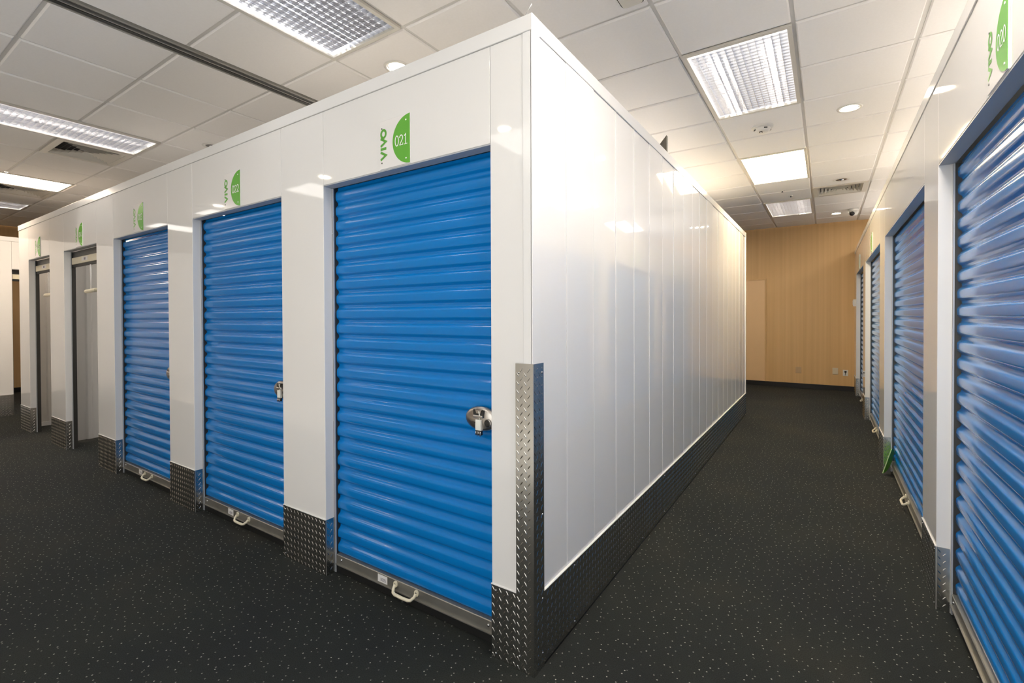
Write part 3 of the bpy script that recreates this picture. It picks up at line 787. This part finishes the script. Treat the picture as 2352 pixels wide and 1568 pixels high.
part('kick_glint', MB().box(0.072, END + .004, -0.0105, 0.0, KICK, KICK + 0.0032), M_GLINT, ws)  # white strip drawn as the highlight on the aisle plate's top edge
part('panel_backing', MB().box(0.01, END, 0.011, 0.03, 0.0, TRIM), M_TRIM, ws)
part('top_trim', MB().bbox(0.058, END, -0.005, 0.05, TRIM + .001, H, 0.002), M_TRIM, ws)
part('kick_plate', tread(0.072, END + 0.004, 0.012, KICK, -0.0085), M_DIAM, ws, fix=False)
part('floor_gap', MB().box(0.072, END + .004, -0.006, 0.0, 0.0, 0.0118), M_BLACK, ws)
for k in range(12):
    for z in (0.03, KICK - 0.02):
        obj('screw', CACHE['screw'], ws, (0.35 + k * 0.48, -0.0085, z))
cp = MB(); cp.box(-0.0045, 0.057, -0.0035, 0.0, 0.0, H - .001)
part('corner_post', MB().bbox(-0.0035, 0.057, -0.0035, 0.004, 0.0, H, 0.0012), M_TRIM, ws)
part('corner_post', MB().bbox(0.0, 0.040, -0.0035, 0.004, 0.0, TRIM, 0.0012), M_TRIM, ws, (-0.0, 0.040, 0), (0, 0, -math.pi / 2))
part('end_post', MB().bbox(END - 0.03, END + 0.004, -0.008, 0.05, 0.0, H, 0.002), M_TRIM, ws)
struct('wall_unit_back', me=MB().box(-7.65, -0.01, END - 0.03, END, 0.0, H).data('wall_unit_back', M_WHITE))
struct('wall_unit_end', me=MB().box(-7.653, -7.63, 0.06, END - 0.04, 0.0, H).data('wall_unit_end', M_WHITE))
# unseen white sheets added over the units to bounce light onto the ceiling
M_SHEET = mat('bounce_sheet_white', (0.80, 0.79, 0.77), 0.5, noise=(2, 0.02))
struct('bounce_sheet_front', me=MB().box(-4.615, -0.012, 0.06, 2.6, H - .045, H - .04).data('bounce_sheet_front', M_SHEET))
struct('bounce_sheet_back', me=MB().box(-7.62, -0.012, 2.61, END - .04, H - .045, H - .04).data('bounce_sheet_back', M_SHEET))
struct('bounce_sheet_right', me=MB().box(XR + .06, X_EAST - .01, Y_SOUTH + .01, Y_FAR - .01, H - .045, H - .04).data('bounce_sheet_right', M_SHEET))
# corner guard
cg = thing('corner_guard', 'tall diamond plate metal guard wrapped round the block corner', 'corner guard', (0, 0, 0))
part('guard_face', tread(-0.075, 0.0085, 0.0, 1.228, -0.0085), M_DIAM, cg, fix=False)
part('guard_face', tread(-0.0085, 0.072, 0.0, 1.228, -0.0085), M_DIAM, cg, (0, 0, 0), (0, 0, math.pi / 2), fix=False)
part('guard_edge', MB().box(0.0055, 0.0092, -0.0092, -0.0055, 0.0, 1.2282), M_SCREW, cg)
for z in (0.06, 0.28, 0.62, 1.19):
    obj('screw', CACHE['screw'], cg, (-0.060, -0.0085, z)); obj('screw', CACHE['screw'], cg, (0.0085, 0.058, z), (0, 0, math.pi / 2))

# ---- right row (x = XR, facing -x)
OPEN_R = [(-0.64, 1.418), (1.80, 3.865), (4.32, 6.36), (6.78, 8.62)]
SEG_R = [(-1.02, -0.64), (1.418, 1.80), (3.865, 4.32), (6.36, 6.78), (8.62, Y_FAR - .002)]
wr = struct('wall_unit_right', (XR, 0, 0), -math.pi / 2); WALLS['right'] = ((XR, 0, 0), -math.pi / 2)
neg = lambda L_: [(-b, -a) for a, b in L_]
OPEN_R2 = [(-3.10, -1.02)]; SEG_R2 = [(-4.56, -3.10)]
unit_front(wr, neg(SEG_R) + neg(SEG_R2), neg(OPEN_R) + neg(OPEN_R2), -Y_FAR + .002, 4.56)
GR = 'blue roll-up doors along the right row'
for (a, b), lb in zip(neg(OPEN_R), ('wide blue roll-up door under sign 020, cut by the right edge', 'wide blue roll-up door with a fallen green sign at its foot',
                                    'narrow-looking blue roll-up door third along the right row', 'farthest blue roll-up door beside the tan end wall')):
    roll_door('right', a, b, lb, GR)
roll_door('right', *neg(OPEN_R2)[0], 'blue roll-up door behind the viewpoint, outside the picture', GR)
unit_sign('right', -0.470, SZ, '020', 'green half disc sign numbered 020 at the upper right')
unit_sign('right', -5.34, SZ, None, 'green half disc sign above the third door of the right row')
unit_sign('right', -7.70, SZ, None, 'green half disc sign above the last door of the right row')
# fallen sign leaning at the foot of the second door
fs = thing('fallen_sign', 'fallen green half disc sign leaning at a door foot on the right', 'sign', (1.378, 3.695, 0.016))
e_ = Vector((0.27, 0.06, 0.96)).normalized(); w_ = Vector((0.36, 0.90, -0.16)); w_ = (w_ - e_ * w_.dot(e_)).normalized(); n_ = e_.cross(w_)
fs.rotation_euler = Matrix((w_, n_, e_)).transposed().to_euler()     # local x: bulge, y: thickness, z: straight edge
hd = [(0.1175 * math.sin(math.radians(q)), 0.1175 - 0.1175 * math.cos(math.radians(q))) for q in range(0, 181, 6)]
part('half_disc', MB().prism(hd, -0.003, 0.0015, 'y'), M_GREEN, fs)
part('edge_strip', MB().box(-0.004, 0.0, -0.004, 0.0025, 0.002, 0.233), mat('sign_edge_pale_green', (0.45, 0.62, 0.28), 0.3, noise=(8, .03)), fs)

# ---- far left block (x = -8.91, facing +x)
wb = struct('wall_unit_left', (-8.91, 0, 0), math.pi / 2); WALLS['left'] = ((-8.91, 0, 0), math.pi / 2)
unit_front(wb, [(-2.6, 0.157), (1.25, 3.2)], [(0.157, 1.25)], -2.6, 3.2)
roll_door('left', 0.157, 1.25, 'rolled-up open door in the far cream block at the left edge', 'open roll-up doors', open_=True)

# ------------------------------------------------------------------ small things on walls
def wall_plate(x, z, wd, hgt, mt, label, outlet=False):
    t = thing('wall_plate', label, 'wall plate', (x, Y_FAR, z))
    part('cover', MB().bbox(-wd / 2, wd / 2, -0.008, 0, -hgt / 2, hgt / 2, 0.002), mt, t)
    if outlet:
        for zz in (-0.024, 0.022):
            part('socket', MB().box(-0.017, 0.017, -0.0105, -0.008, zz - .013, zz + .013), M_DEVD if zz > 0 else M_DEV, t)
        part('plug', MB().bbox(-0.014, 0.010, -0.03, -0.0105, 0.005, 0.028, 0.004), M_DEVD, t)
        part('plug_lead', MB().tube([(0, -.028, .008), (-.004, -.03, -.02), (-.006, -.02, -.04)], 0.004, 6), M_DEVD, t, smooth=True)
    else:
        part('plate_screw', MB().lathe([(0.005, -0.008), (0.004, -0.0095), (0.0005, -0.010)], 8, 'y'), mt, t, (0, 0, 0.0))
wall_plate(0.517, 0.347, 0.095, 0.122, M_PLATE_B, 'beige blank wall plate low on the tan end wall')
wall_plate(1.108, 0.362, 0.088, 0.122, M_PLATE_I, 'ivory blank wall plate beside the plugged outlet')
wall_plate(1.265, 0.338, 0.080, 0.112, M_DEV, 'white electrical outlet with a dark plug on the tan wall', True)
t = thing('access_reader', 'small white box mounted at the end of the right row', 'box', (XR, 8.90, 1.63))
part('case', MB().bbox(-0.065, 0.065, -0.034, 0, -0.06, 0.06, 0.004), M_DEV, t, rot=(0, 0, -math.pi / 2))
part('cover', MB().bbox(-0.045, 0.045, -0.040, -0.034, -0.035, 0.045, 0.003), M_STICK, t, rot=(0, 0, -math.pi / 2))
t = tag(part('gusset_bracket', MB().prism([(0.0, 0.0), (0.11, 0.0), (0.11, 0.125)], -0.03, 0.0, 'y'), mat('dark_bracket', (0.10, 0.09, 0.07), 0.5, noise=(20, .1)), None, (-0.115, 1.92, H)), 'small dark triangular bracket standing on the block top edge', 'bracket')
for (x, y, dx, dy, lb) in ((-0.03, 0.012, -0.02, 0.0, 'thin white cable tie end sticking up at the block corner'), (-0.02, 0.66, 0.012, 0.02, 'thin white cable tie end on the aisle edge nearer the corner'), (-0.02, 1.33, 0.012, 0.02, 'thin white cable tie end farther along the aisle edge')):
    tag(part('cable_tie', MB().tube([(0, 0, 0), (dx * .2, dy * .3, 0.012), (dx * -.6, dy, 0.030), (-dx * 1.2, dy * 1.3, 0.045)], 0.0018, 6), M_TRIM, None, (x, y, H), smooth=True), lb, 'cable tie')
